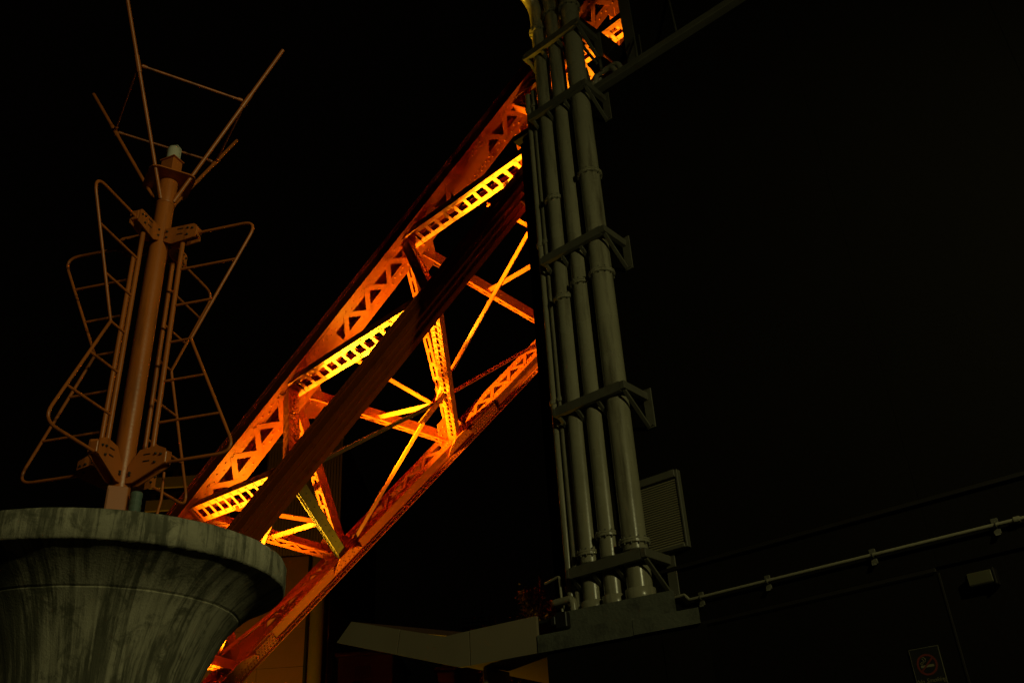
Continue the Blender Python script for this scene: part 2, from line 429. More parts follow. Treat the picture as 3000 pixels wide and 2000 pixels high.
bb = thing('brown_block', (-13, 46, 0), 'plain brown low block with a pale rounded corner behind the leg foot', 'building')
mm = MB(); mm.prism([P3(-30, 40.9, 0), P3(-9.35, 40.95, 0), P3(-9.05, 41.2, 0), P3(-10.16, 53.6, 0), P3(-30, 53.6, 0)], UPV * 14.32); mm.build('wall', M['brown_tile'], bb)
for i in range(9):
    for j in range(5):
        q = MB(); x1 = -9.62 - j * 2.0; q.box((x1 - .99, 40.885, .8 + i * 1.58), (1, 0, 0), (0, 1, 0), (0, 0, 1), 1.985, .05, 1.565); q.build('facade_panel', M['brown_tile'], bb)
q = MB(); q.box((-9.58, 40.83, 7.1), (1, 0, 0), (0, 1, 0), (0, 0, 1), .10, .12, 14.2); q.build('downpipe', M['black'], bb)
q = MB(); q.lathe((-9.2, 41.1, 0), [(.33, 0), (.33, 14.25)], 20); q.build('corner_column', M['facade_light'], bb)
for i in range(1, 6):
    q = MB(); a = P3(-9.0, 41.6, 0).lerp(P3(-10.1, 53.4, 0), i / 6)
    q.box((a.x + .06, a.y, 7), (-.09, .996, 0), (.996, .09, 0), (0, 0, 1), 1.8, .06, 13.9); q.build('side_panel', M['facade_light'], bb)
q = MB(); q.prism([P3(-8.95, 41.1, 14.25), P3(-10.05, 53.7, 14.25), P3(-10.05, 53.7, 14.55), P3(-8.95, 41.1, 14.55)], (-.12, 0, 0)); q.build('roof_edge', M['black'], bb)

ap = thing('apartment_block', (-24, 70, 0), 'dim apartment block with rows of balconies seen past the antenna', 'building')
mm = MB(); mm.box((-24.3, 71, 14.6), (1, 0, 0), (0, 1, 0), (0, 0, 1), 6.0, 12, 29.2); mm.build('wall', M['apartment'], ap)
mm = MB(); mm.box((-24.6, 71, 29.75), (1, 0, 0), (0, 1, 0), (0, 0, 1), 3.6, 8, 1.1); mm.build('roof_house', M['apartment'], ap)
for i in range(7):
    z = 28.2 - i * 1.75
    q = MB(); q.box((-24.3, 64.5, z - .45), (1, 0, 0), (0, 1, 0), (0, 0, 1), 5.8, 1.0, .8); q.build('balcony', M['apartment'], ap)
    for j, x in enumerate((-26.4, -25.0, -23.5, -22.1)):
        q = MB(); q.box((x, 64.98, z + .42), (1, 0, 0), (0, 1, 0), (0, 0, 1), 1.0 - .2 * (j % 2), .06, .85 - .25 * (i % 2)); q.build('window', M['dark_glass'], ap)

fb = thing('rooftop_house', (-3.4, 62, 0), 'distant flat roof with a railing showing above the canopy valley', 'building')
mm = MB(); mm.box((-3.4, 65, 7.4), (1, 0, 0), (0, 1, 0), (0, 0, 1), 4.6, 8, 14.8); mm.build('wall', M['brown_tile'], fb)
mm = MB(); mm.box((-3.2, 65, 15.2), (1, 0, 0), (0, 1, 0), (0, 0, 1), 2.4, 6, .8); mm.build('penthouse', M['brown_tile'], fb)
for z in (15.72, 16.0):
    mm = MB(); mm.tube([(-4.4, 61.6, z), (-2.2, 61.6, z)], .035, 6); mm.build('rail', M['brown_tile'], fb)
for i in range(7):
    mm = MB(); mm.tube([(-4.4 + i * .366, 61.6, 15.55), (-4.4 + i * .366, 61.6, 16.0)], .03, 6); mm.build('rail_post', M['brown_tile'], fb)
mm = MB(); mm.tube([(-3.1, 62, 15.6), (-3.1, 62, 17.3)], .03, 6); mm.build('aerial', M['brown_tile'], fb)

def house(name, x0, x1, y, z, lab, wins):
    h = thing(name, ((x0 + x1) / 2, y, 0), lab, 'building')
    q = MB(); q.box(((x0 + x1) / 2, y + 2, z / 2), (1, 0, 0), (0, 1, 0), (0, 0, 1), x1 - x0, 4, z); q.build('wall', M['house'], h)
    q = MB(); q.box(((x0 + x1) / 2, y + 2, z + .04), (1, 0, 0), (0, 1, 0), (0, 0, 1), x1 - x0 + .2, 4.2, .1); q.build('roof', M['house'], h)
    for (x, zz, w_, h_) in wins:
        q = MB(); q.box((x, y - .02, zz), (1, 0, 0), (0, 1, 0), (0, 0, 1), w_, .06, h_); wn = q.build('window', M['dark_glass'], h)
        q = MB(); q.box((x, y - .05, zz - h_ / 2 - .03), (1, 0, 0), (0, 1, 0), (0, 0, 1), w_ + .1, .12, .05); q.build('sill', M['house'], wn)
    return h
house('low_house', -6.2, -4.45, 31, 7.75, 'stepped brown house under the left wing of the canopy', [(-5.4, 7.2, .5, .4), (-5.3, 6.3, .7, .5), (-4.9, 5.2, .5, .5)])
house('low_house', -3.05, -2.5, 31.2, 7.15, 'narrow brown house left of the canopy column', [(-2.8, 6.5, .25, .35)])
house('low_house', -1.75, -.65, 32, 7.1, 'small brown house with two dark windows right of the canopy column', [(-1.45, 6.75, .32, .4), (-.95, 6.6, .32, .4)])

def tree(name, base, h, r, lab, nleaf, seed, cone=True):
    rnd = random.Random(seed)
    t = thing(name, base, lab, 'tree'); base = Vector(base)
    q = MB(); q.tube([base + UPV * (h * i / 6) + Vector((.05 * math.sin(i), .04 * math.cos(i * 2), 0)) for i in range(7)], [.16 - .022 * i for i in range(7)], 8)
    tips = []
    for i in range(34):
        z = h * rnd.uniform(.35, .96); a = rnd.uniform(0, 6.28); rr = r * (1 - ((z / h) - .35) / .66 * .8) * rnd.uniform(.6, 1.05) if cone else r * rnd.uniform(.4, 1)
        s = base + UPV * z; e = s + Vector((math.cos(a) * rr, math.sin(a) * rr, rnd.uniform(-.1, .35) * rr))
        q.tube([s, s.lerp(e, .5) + UPV * .08, e], [.035, .022, .008], 5); tips.append((s, e))
    q.build('trunk', M['bark'], t)
    c = MB()
    for i in range(nleaf):
        s, e = rnd.choice(tips); p = s.lerp(e, rnd.uniform(.25, 1.08)) + Vector((rnd.gauss(0, .1), rnd.gauss(0, .1), rnd.gauss(0, .09)))
        d = Vector((rnd.gauss(0, 1), rnd.gauss(0, 1), rnd.gauss(0, .8))).normalized(); o = d.orthogonal().normalized() * .028; L = rnd.uniform(.06, .13)
        c.add([p - o * .3, p + d * L * .5 - o, p + d * L, p + d * L * .5 + o], [(0, 1, 2, 3)])
    c.build('crown', M['leaf'], t)
    return t
tree('garden_tree', (.35, 24.0, 0), 8.0, 1.75, 'dark reddish tree crown left of the pipes above the canopy', 9000, 3)
tree('garden_shrub', (-.35, 20.0, 0), 5.2, .9, 'dim shrub under the right end of the canopy', 2600, 5, False)

# ================================================================== steel leg
NODE = {
    'A0': (-7.895, 21.357, 9.262),
    'A3': (0.508, 19.357, 19.854),
    'B0': (-4.754, 23.927, 8.79),
    'B2': (1.441, 24.239, 15.318),
    'C0': (-4.617, 17.705, 8.603),
    'C2': (1.714, 15.506, 15.5),
    'A1': (-5.588, 20.808, 12.17),
    'A2': (-2.601, 20.097, 15.935),
    'B1': (-1.762, 24.078, 11.943),
    'C1': (-1.585, 16.652, 11.907),
    'A4': (3.507, 18.643, 23.635),
    'Am': (-9.949, 21.846, 6.673),
    'Bm': (-7.282, 23.8, 6.127),
    'Cm': (-7.399, 18.671, 5.572),
    'Af': (-14.926, 23.03, 0.4),
    'Bf': (-12.716, 23.526, 0.4),
    'Cf': (-12.148, 20.32, 0.4),
    'At': (6.177, 18.007, 27.0),
    'Bt': (9.68, 24.655, 24.0),
    'Ct': (9.517, 12.796, 24.0),
    'B3': (4.643, 24.401, 18.693),
    'C3': (5.012, 14.361, 19.093),
    'N0': (-4.686, 20.816, 8.697),
    'H0': (-6.325, 22.642, 9.026),
    'L0': (-6.315, 19.603, 8.705),
    'N1': (-2.059, 21.131, 11.681),
    'H1': (-3.675, 22.443, 12.056),
    'L1': (-3.648, 19.03, 11.937),
    'N2': (1.55, 19.679, 15.244),
    'H2': (-0.58, 22.168, 15.626),
    'L2': (-0.372, 17.508, 15.016),
    'Nm': (-7.499, 23.072, 6.248),
    'Cx': (2.869, 15.105, 16.758),
}
CHORD_FACE = {'A': (0.567, -0.601, -0.563), 'B': (-0.344, -0.864, 0.368), 'C': (0.571, -0.47, -0.674)}
STRUTS = [
    ('A0', 'C0', (-0.517, -0.321, -0.793), 0.44, 0.32, 'batten', 0.38, 0.11),
    ('A1', 'C1', (-0.324, -0.254, -0.912), 0.44, 0.32, 'batten', 0.38, 0.11),
    ('A2', 'C2', (-0.286, -0.18, -0.941), 0.44, 0.32, 'batten', 0.38, 0.11),
    ('A3', 'C3', (-0.281, -0.108, -0.953), 0.44, 0.32, 'batten', 0.38, 0.11),
    ('B0', 'A0', (0.217, -0.426, -0.878), 0.24, 0.26, 'lace', 0.3, 0.06),
    ('B1', 'A1', (-0.058, -0.001, -0.998), 0.24, 0.26, 'lace', 0.3, 0.06),
    ('B2', 'A2', (-0.28, 0.131, -0.951), 0.24, 0.26, 'lace', 0.3, 0.06),
    ('B0', 'A1', (-0.518, -0.561, -0.646), 0.27, 0.27, 'batten', 0.4, 0.1),
    ('B1', 'A2', (-0.645, -0.469, -0.603), 0.27, 0.27, 'batten', 0.4, 0.1),
    ('B2', 'A3', (-0.743, -0.374, -0.555), 0.27, 0.27, 'batten', 0.4, 0.1),
    ('B3', 'A4', (-0.809, -0.282, -0.515), 0.27, 0.27, 'batten', 0.4, 0.1),
    ('Bm', 'A0', (-0.431, -0.669, -0.605), 0.27, 0.27, 'batten', 0.4, 0.1),
    ('B1', 'C1', (-0.432, -0.006, -0.902), 0.26, 0.2, 'batten', 0.27, 0.075),
    ('B0', 'C0', (-0.616, 0.01, -0.787), 0.22, 0.24, 'lace', 0.22, 0.05),
    ('B2', 'C2', (-0.749, -0.037, -0.661), 0.24, 0.2, 'batten', 0.19, 0.07),
    ('Bm', 'Cm', (0.242, 0.099, -0.965), 0.24, 0.24, 'batten', 0.3, 0.08),
    ('C0', 'A1', (0.55, -0.55, 0.628), 0.27, 0.27, 'lace', 0.16, 0.05),
    ('C1', 'A2', (0.716, -0.43, 0.549), 0.27, 0.24, 'lace', 0.16, 0.05),
    ('C2', 'A3', (-0.483, -0.718, 0.501), 0.27, 0.24, 'lace', 0.16, 0.05),
]
BRACES = [
    ('N1', 'B0', (0.404, -0.44, -0.802), 0.1),
    ('N1', 'C0', (0.865, -0.259, -0.43), 0.1),
    ('N1', 'Cx', (-0.585, -0.746, -0.318), 0.1),
    ('N1', 'B2', (0.304, -0.849, 0.433), 0.1),
    ('Nm', 'B0', (-0.008, -0.945, 0.327), 0.1),
    ('Nm', 'C0', (-0.601, -0.569, -0.561), 0.1),
    ('H0', 'N0', (-0.547, -0.354, -0.759), 0.13),
    ('N0', 'L0', (0.374, -0.508, -0.776), 0.11),
    ('H1', 'N1', (-0.499, -0.394, -0.771), 0.13),
    ('N1', 'L1', (0.225, -0.284, -0.932), 0.11),
    ('H2', 'N2', (-0.376, -0.182, -0.909), 0.13),
    ('N2', 'L2', (0.221, -0.094, -0.971), 0.11),
]
NODE = {k: Vector(v) for k, v in NODE.items()}
leg = thing('tower_leg', (-13.2, 22.3, 0), 'floodlit orange lattice steel tower leg leaning up to the right', 'tower leg')
OR = M['steel_orange']
def frame_of(p0, p1, n):
    a = (p1 - p0).normalized(); n = Vector(n); n = (n - a * n.dot(a)).normalized(); return a, n, a.cross(n)

def add_bar(name, parent, p, q, n, w, th, OR=None):
    OR = OR or M['steel_orange']
    a = (q - p).normalized(); n = (n - a * n.dot(a)).normalized()
    return piece(name, OR, parent, (p + q) / 2, a, n, a.cross(n), (q - p).length, th, w)

def chord(key, foot, top, w, d, fw, pitch, bw, plates, back=True, solid=False, lace_from=None):
    p0, p1 = NODE[foot], NODE[top]; a, n, m_ = frame_of(p0, p1, CHORD_FACE[key]); Ln = (p1 - p0).length
    q = MB()
    for s in (-1, 1):
        q.box((p0 + p1) / 2 + m_ * s * (w / 2 - .012), a, n, m_, Ln, d, .024)
        for f in (-1, 1):
            q.box((p0 + p1) / 2 + m_ * s * (w / 2 - fw / 2 - .0245) + n * f * (d / 2 - .010), a, n, m_, Ln, .018, fw)
            q.box((p0 + p1) / 2 + m_ * s * (w / 2 + .011) + n * f * (d / 2 - .055), a, n, m_, Ln, .11, .02)
            q.box((p0 + p1) / 2 + m_ * s * (w / 2 + .035) + n * f * (d / 2 - .012), a, n, m_, Ln, .022, .03)
    ch = q.build('chord', OR, leg)
    riv = MB()
    def covered(t): return any(t0 < t < t1 for t0, t1 in plates)
    for t0, t1 in plates:
        piece('cover_plate', OR, ch, p0 + a * ((t0 + t1) / 2) + n * (d / 2 + .007), a, n, m_, t1 - t0, .014, w - .02)
    if solid:
        piece('cover_plate', OR, ch, (p0 + p1) / 2 + n * (d / 2 + .002), a, n, m_, Ln, .012, w - .05)
        for s in (-.32, 0.0, .32):
            piece('ridge_angle', OR, ch, (p0 + p1) / 2 + n * (d / 2 + .022) + m_ * s * w, a, n, m_, Ln, .03, .045)
    t = lace_from or .2; s = 1
    while t < Ln - pitch:
        for f in ((1, -1) if back else (1,)):
            if (f == 1 and (covered(t + pitch / 2) or solid)): continue
            off = n * f * (d / 2 + .008)
            pA = p0 + a * t + m_ * s * f * (w / 2 - fw * .62) + off; pB = p0 + a * (t + pitch) - m_ * s * f * (w / 2 - fw * .62) + off
            add_bar('lacing_bar', ch, pA, pB, n, bw, .013 if f * s > 0 else .016)
        t += pitch; s = -s
    # rivets on the flange strips, the outer web and the plates
    t = .1; i = 0
    while t < Ln:
        for s in (-1, 1):
            if not solid:
                lift = d / 2 + (.014 if covered(t) else -.001)
                riv.rivet(p0 + a * t + m_ * s * (w / 2 - fw * (.38 if i % 2 else .78)) + n * lift, n, .020)
            for e in (-1, 1):
                riv.rivet(p0 + a * (t + .06) + m_ * s * (w / 2 + .021) + n * e * (d / 2 - .06), m_ * s, .018)
        t += .17 if not covered(t) else .085; i += 1
    return ch, riv, a, n, m_, p0

def along(foot, key, d0): 
    return (NODE[key] - NODE[foot]).length + d0

pa = [(along('Af', 'A1', .35), along('Af', 'A1', 1.75)), (along('Af', 'A2', 1.75), along('Af', 'A2', 3.35)), (along('Af', 'A2', .15), along('Af', 'A2', .6)),
      (along('Af', 'A3', .2), along('Af', 'A3', .9)), (along('Af', 'A4', -.2), along('Af', 'A4', 1.2))]
chA, rvA, aA, nA, mA, pA0 = chord('A', 'Af', 'At', .72, .62, .20, .44, .135, pa, lace_from=.3)
rvA.build('rivets', OR, chA, 'stuff')
pb = [(along('Bf', 'B0', -.35), along('Bf', 'B0', .45)), (along('Bf', 'B1', -.45), along('Bf', 'B1', .9)), (along('Bf', 'B0', -4.0), along('Bf', 'B0', -2.6))]
chB, rvB, aB, nB, mB, pB0 = chord('B', 'Bf', 'Bt', .46, .48, .11, .36, .09, pb)
# riveted splice plates on the visible web of the lower right chord
side = mB if mB.dot(Vector((0, 0, 1.3)) - NODE['B1']) > 0 else -mB
for key, t0, t1 in (('B0', -3.9, -2.55), ('B1', .5, 1.5)):
    c0 = NODE[key] + aB * ((t0 + t1) / 2) + side * (.23 + .035)
    piece('splice_plate', OR, chB, c0, aB, nB, side, t1 - t0, .30, .016)
    k = t0 + .05
    while k < t1:
        for j in range(4): rvB.rivet(NODE[key] + aB * (k + (.04 if j % 2 else 0)) + side * .272 + nB * (-.12 + .08 * j), side, .017)
        k += .09
t = .1; Ln = (NODE['Bt'] - NODE['Bf']).length
while t < Ln:
    for e in (-.14, .13): rvB.rivet(NODE['Bf'] + aB * t + side * .2305 + nB * e, side, .018)
    t += .24
rvB.build('rivets', OR, chB, 'stuff')
chC, rvC, aC, nC, mC, pC0 = chord('C', 'Cf', 'Ct', .45, .40, .09, .34, .08, [], solid=True)
rvC.build('rivets', OR, chC, 'stuff')

def strut(p0, p1, n, w, d, kind, pitch, bw):
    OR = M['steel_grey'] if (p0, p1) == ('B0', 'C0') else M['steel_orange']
    p0, p1 = NODE[p0], NODE[p1]; a, n, m_ = frame_of(p0, p1, n)
    Ln = (p1 - p0).length; p0 = p0 + a * .12; p1 = p1 - a * .12; Ln -= .24; c = (p0 + p1) / 2
    q = MB(); fw = min(.095, w * .3)
    for s in (-1, 1):
        q.box(c + m_ * s * (w / 2 - .008), a, n, m_, Ln, d, .016)
        for f in (-1, 1):
            q.box(c + m_ * s * (w / 2 - fw / 2 - .0165) + n * f * (d / 2 - .007), a, n, m_, Ln, .013, fw)
    st = q.build('strut', OR, leg)
    rv = MB(); t = pitch * .5; s = 1
    while t < Ln - pitch * .3:
        for f in (1, -1):
            o = n * f * (d / 2 + .005)
            if kind == 'batten':
                piece('batten', OR, st, p0 + a * (t + (0 if f > 0 else pitch * .2)) + o, m_, n, a, w - .035, .010, bw if f > 0 else bw * .7)
                if f > 0:
                    for e in (-1, 1): rv.rivet(p0 + a * t + m_ * e * (w / 2 - fw * .5) + n * (d / 2 + .010), n, .014, .01)
            else:
                A = p0 + a * t + m_ * s * f * (w / 2 - fw * .6) + o; B = p0 + a * (t + pitch) - m_ * s * f * (w / 2 - fw * .6) + o
                add_bar('lacing_bar', st, A, B, n, bw, .010 if s > 0 else .013, OR)
        t += pitch; s = -s
    t = .15
    while t < Ln:
        for s in (-1, 1): rv.rivet(p0 + a * t + m_ * s * (w / 2), m_ * s, .014, .01)
        t += .45
    # solid end plates
    for e, pp in ((1, p0), (-1, p1)):
        piece('end_plate', OR, st, pp + a * e * .22 + n * (d / 2 + .012), a, n, m_, .44, .008, w - .01)
    rv.build('rivets', OR, st, 'stuff')
    return st
for s_ in STRUTS: strut(*s_)

def brace(p0, p1, n, w):
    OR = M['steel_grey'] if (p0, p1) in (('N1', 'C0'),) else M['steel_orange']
    p0, p1 = NODE[p0], NODE[p1]; a, n, m_ = frame_of(p0, p1, n); Ln = (p1 - p0).length; c = (p0 + p1) / 2
    q = MB()
    q.box(c + n * (w / 2 - .006), a, n, m_, Ln, .012, w)
    for s in (-1, 1): q.box(c + n * (0) + m_ * s * .007, a, n, m_, Ln, w - .026, .011)
    br = q.build('brace', OR, leg); rv = MB(); t = .2
    while t < Ln:
        rv.rivet(p0 + a * t + n * (w / 2) + m_ * .04, n, .014, .01); t += .5
    rv.build('rivets', OR, br, 'stuff')
for b_ in BRACES: brace(*b_)

def gusset(node, u, v, lu, lv, lift, shape, th=.022):
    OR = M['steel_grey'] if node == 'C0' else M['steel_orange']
    p = NODE[node] if isinstance(node, str) else node
    u = u.normalized(); v = (v - u * v.dot(u)).normalized(); nn = u.cross(v)
    if nn.dot(Vector((0, 0, 1.3)) - p) < 0: nn = -nn
    q = MB(); p = p + nn * lift
    q.prism([p + u * x * lu + v * y * lv for x, y in shape], nn * th)
    gp = q.build('gusset_plate', OR, leg); rv = MB()
    x = -.75
    xs = [s[0] for s in shape]; ys = [s[1] for s in shape]
    for i in range(6):
        for j in range(4):
            X = min(xs) + (max(xs) - min(xs)) * (i + .5 + .25 * (j % 2)) / 6.5; Y = min(ys) + (max(ys) - min(ys)) * (j + .6) / 4.6
            ins = False; k = len(shape) - 1
            for k2 in range(len(shape)):
                (x1, y1), (x2, y2) = shape[k], shape[k2]
                if (y1 > Y) != (y2 > Y) and X < (x2 - x1) * (Y - y1) / (y2 - y1) + x1: ins = not ins
                k = k2
            if ins: rv.rivet(p + u * X * lu + v * Y * lv + nn * th, nn, .018)
    rv.build('rivets', OR, gp, 'stuff')
HEX = [(-1, .1), (1, .1), (.8, .55), (.35, 1), (-.35, 1), (-.8, .55)]
PLT = [(-1, 0), (1, 0), (1, .75), (.7, 1), (-.7, 1), (-1, .75)]
for k in ('0', '1', '2'):
    gusset('A' + k, aA, NODE['B' + k] - NODE['A' + k], .62, .95, .10, HEX)
    gusset('B' + k, aB, NODE['A' + k] - NODE['B' + k], .5, .8, .12, HEX)
    gusset('B' + k, aB, NODE['C' + k] - NODE['B' + k], .5, .7, .2, HEX)
gusset('A3', aA, NODE['B2'] - NODE['A3'], .8, 1.0, .10, HEX)
gusset('A4', aA, NODE['B3'] - NODE['A4'], .9, 1.1, .10, HEX)
gusset('Bm', aB, NODE['Cm'] - NODE['Bm'], .6, .8, .2, HEX)
for k in ('0', '1', '2'): gusset('C' + k, aC, NODE['B' + k] - NODE['C' + k], .62, .42, .02, HEX)
gusset('N1', aC, NODE['B1'] - NODE['N1'], .62, .34, .06, [(-1, -.5), (.9, -.5), (1, .5), (-.85, .5)])
gusset('N0', NODE['B0'] - NODE['C0'], NODE['H0'] - NODE['N0'], .3, .3, .0, HEX)
LN = Vector((-.399, -.292, -.869)); LU = NODE['A2'] - NODE['C2']
gusset(NODE['C2'].lerp(NODE['C3'], .24), LN.cross(LU), LU, .75, 1.05, .25, PLT)
for k in 'ABC':
    q = MB(); q.box(NODE[k + 'f'] - UPV * .1, (1, 0, 0), (0, 1, 0), (0, 0, 1), 1.3, 1.3, .6, .05); q.build('footing', M['plinth'], leg)

# ------------------------------------------------------------------ floodlights
def floodlight(loc, target, power, size, blend, lab, group, housing=.34, soft=.12, colour=FLOOD_COLOUR):
    loc = Vector(loc); d = (Vector(target) - loc).normalized()
    X = d.orthogonal().normalized() if abs(d.z) > .98 else d.cross(UPV).normalized(); Y = X.cross(d)
    t = thing('floodlight', loc, lab, 'floodlight', group)
    q = MB(); q.box(loc - d * .22, X, Y, d, housing * 1.2, housing, .26, .03); q.build('housing', M['black'], t)
    q = MB(); q.box(loc - d * .085, X, Y, d, housing * 1.05, housing * .85, .01); q.build('lens', M['flood_lens'], t)
    q = MB(); q.tube([loc - d * .22 + X * housing * .64, loc - d * .22 + X * housing * .64 - Y * .35, loc - d * .22 - X * housing * .64 - Y * .35, loc - d * .22 - X * housing * .64], .018, 6); q.build('yoke', M['black'], t)
    ld = bpy.data.lights.new('floodlight_beam', 'SPOT'); ld.energy = power * FLOOD_POWER; ld.color = colour
    ld.spot_size = math.radians(size); ld.spot_blend = blend; ld.shadow_soft_size = soft
    lo = bpy.data.objects.new('floodlight_beam', ld); COL.objects.link(lo)
    lo.matrix_world = Matrix(((X.x, Y.x, -d.x, loc.x), (X.y, Y.y, -d.y, loc.y), (X.z, Y.z, -d.z, loc.z), (0, 0, 0, 1)))
    lo.parent = t; lo.matrix_parent_inverse = Matrix.Translation(loc).inverted()
    return t
FG = 'floodlights at the foot of the tower leg'
N_ = NODE
for p, tgt, pw, cone, lab in (
    ((-9.6, 21.0, 4.6), N_['L0'].lerp(N_['C0'], .35), 17000, 56, 'floodlight inside the leg foot, aimed at the lowest ladder strut'),
    ((-9.2, 22.0, 4.6), N_['N0'].lerp(N_['H0'], .3), 17000, 46, 'floodlight inside the leg foot, aimed at the lowest cross strut'),
    ((-6.3, 20.65, 8.95), N_['L1'].lerp(N_['C1'], .4), 15000, 50, 'floodlight behind the near chord, aimed at the second ladder strut'),
    ((-5.6, 20.2, 9.15), N_['N1'].lerp(N_['B1'], .25), 17000, 50, 'floodlight behind the near chord, aimed at the second cross strut'),
    ((-3.5, 19.1, 11.4), N_['L2'].lerp(N_['C2'], .35), 16000, 52, 'floodlight behind the near chord, aimed at the third ladder strut'),
    ((-2.78, 19.45, 12.5), N_['N2'].lerp(N_['H2'], .3), 6500, 62, 'floodlight behind the near chord, aimed at the third cross strut'),
    ((-.3, 18.3, 15.2), N_['A3'].lerp(N_['C3'], .4), 2400, 66, 'floodlight high in the leg, hidden by the hall corner')):
    floodlight(p, tgt, pw, cone, .9, lab, FG, housing=.26)
for p, lab in (((-5.9, 20.6, 9.3), 'small wide floodlight behind the near chord, low in the leg'), ((-2.7, 19.5, 12.9), 'small wide floodlight behind the near chord, high in the leg')):
    floodlight(p, Vector(p) + Vector((-1.0, .4, 3.0)), 150, 150, .6, lab, FG, housing=.2)
floodlight((-3.0, 29.0, .6), (-2.2, 24.2, 11.0), 7000, 80, 1.0, 'ground floodlight below the lower right chord', FG)
floodlight((-12.5, 30.0, .6), (-15.5, 45.0, 6.0), 2300, 120, 1.0, 'extra ground floodlight added behind the leg to brighten the brown block', FG)  # added lamp, stands in for floodlight spill on the brown block
floodlight((-21.5, 57.0, .6), (-20.5, 72.0, 24.0), 5000, 100, 1.0, 'extra ground floodlight added out of view to brighten the ribbed office tower', FG)  # added unseen lamp that brightens the ribbed tower and the apartments
floodlight((-2.4, 15.0, .6), (.6, 10.6, 8.0), 300, 64, 1.0, 'ground floodlight between the leg and the hall, aimed at the pipes', FG)

# lamp frames clamped under the near chord
for i, (t0, lab, sz) in enumerate(((1.55, 'rectangular lamp frame hung below the dark near chord', .52), (2.55, 'second lamp frame tucked against the hall corner', .6))):
    c = NODE['C1'] + aC * (t0 + 1.4) - mC * .0 + nC * .55
    th = thing('lamp_frame', c, lab, 'lamp frame', 'lamp frames under the near chord')
    ex = aC; ey = mC; ez = nC
    for s in (-1, 1):
        piece('frame_bar', OR, th, c + ey * s * sz * .42, ex, ey, ez, sz, .05, .09)
        piece('frame_bar', OR, th, c + ex * s * (sz * .5 - .025), ey, ex, ez, sz * .84 - .05, .05, .09)
    piece('frame_bar', OR, th, c + ex * .02, ey, ex, ez, sz * .84 - .05, .045, .05)
    for s in (-1, 1): piece('hanger', OR, th, c - ez * .22 + ey * s * sz * .3, ez, ex, ey, .44, .05, .03)

# ================================================================== concrete pedestal and antenna
PX, PY = -3.05, 6.667
BASE = Vector((PX, PY, 0))
prof = [(.50, 0), (.50, .8), (.53, 1.5), (.585, 2.0), (.66, 2.35), (.725, 2.6), (.79, 2.75), (.845, 2.86), (.905, 2.96), (.951, 3.012), (.957, 3.0195), (.951, 3.0215), (.952, 3.0265), (.963, 3.028), (.970, 3.036),
        (1.035, 3.095), (1.125, 3.16), (1.205, 3.205), (1.235, 3.220), (1.262, 3.226), (1.272, 3.238), (1.276, 3.30), (1.276, 3.40), (1.268, 3.416), (1.25, 3.424), (0.4, 3.43), (.001, 3.43)]
nseg = 128
vs = []; uv = []; fs = []; acc = 0
for i, (r, z) in enumerate(prof):
    if i: acc += math.hypot(r - prof[i - 1][0], z - prof[i - 1][1])
    for k in range(nseg + 1):
        a = 2 * math.pi * k / nseg
        dent = 1 + .0016 * math.sin(a * 23 + i) + .001 * math.sin(a * 61)
        vs.append((PX + r * dent * math.cos(a + .6), PY + r * dent * math.sin(a + .6), z)); uv.append((a * 1.05, acc))
for i in range(len(prof) - 1):
    for k in range(nseg):
        fs.append((i * (nseg + 1) + k, i * (nseg + 1) + k + 1, (i + 1) * (nseg + 1) + k + 1, (i + 1) * (nseg + 1) + k))
ped = mesh_obj('flared_pedestal', vs, fs, M['concrete'], None, True, uv)
tag(ped, 'stained concrete pedestal flaring to a round rim under the antenna', 'pedestal')

ant = thing('display_antenna', (PX, PY, 3.43), 'brown orange batwing antenna mast standing on the concrete pedestal', 'antenna')
AN = M['antenna']
q = MB(); q.lathe((PX, PY, 0), [(.079, 3.43), (.079, 6.72)], 28); q.build('mast', AN, ant)
q = MB(); q.lathe((PX, PY, 0), [(.0, 6.715), (.081, 6.72), (.084, 6.735), (.083, 6.98)], 28); col_ = q.build('collar', AN, ant)
q = MB(); q.lathe((PX, PY, 0), [(.13, 3.43), (.13, 3.46), (.08, 3.462)], 24); q.build('base_flange', AN, ant)
DIRS = []
for k in range(4):
    a = math.atan2(-.203, .979) + k * math.pi / 2
    DIRS.append(Vector((math.cos(a), math.sin(a), 0)))
def T(d, s, z, off=0.0):
    side_ = Vector((-d.y, d.x, 0)); return Vector((PX, PY, z)) + d * s + side_ * off
# square head plate with clipped corners
hp = []
for i, d in enumerate(DIRS):
    sd = Vector((-d.y, d.x, 0))
    for o in (-.05, 0, .05):
        hp.append(Vector((PX, PY, 6.985)) + d * (.262 - abs(o) * .45) + sd * o)
q = MB(); q.prism(hp, UPV * .012); q.build('head_plate', AN, ant)
q = MB(); q.lathe((PX + .01, PY + .02, 0), [(.0, 6.998), (.125, 6.998), (.125, 7.02), (.0, 7.021)], 24); q.build('top_disc', AN, ant)
q = MB(); cdir = Vector((.93, -.37, 0)); sdir = Vector((.37, .93, 0))
q.box((PX, PY, 7.13), cdir, sdir, UPV, .15, .12, .21, .008); q.build('lamp_box', AN, ant)
q = MB(); q.box((PX, PY, 7.242), cdir, sdir, UPV, .17, .14, .012, .003); q.build('lamp_box_lid', AN, ant)
q = MB(); q.lathe((PX, PY, 7.25), [(.06, 0), (.06, .11), (.052, .145), (.03, .165), (.0, .17)], 20); dm = q.build('beacon_glass', M['glass_dome'], ant)
q = MB(); q.tube([(PX + .066, PY, 7.25), (PX + .066, PY, 7.38), (PX + .03, PY, 7.435), (PX - .03, PY, 7.435), (PX - .066, PY, 7.38), (PX - .066, PY, 7.25)], .006, 6); q.build('beacon_guard', M['glass_dome'], dm)
nodes_ = []
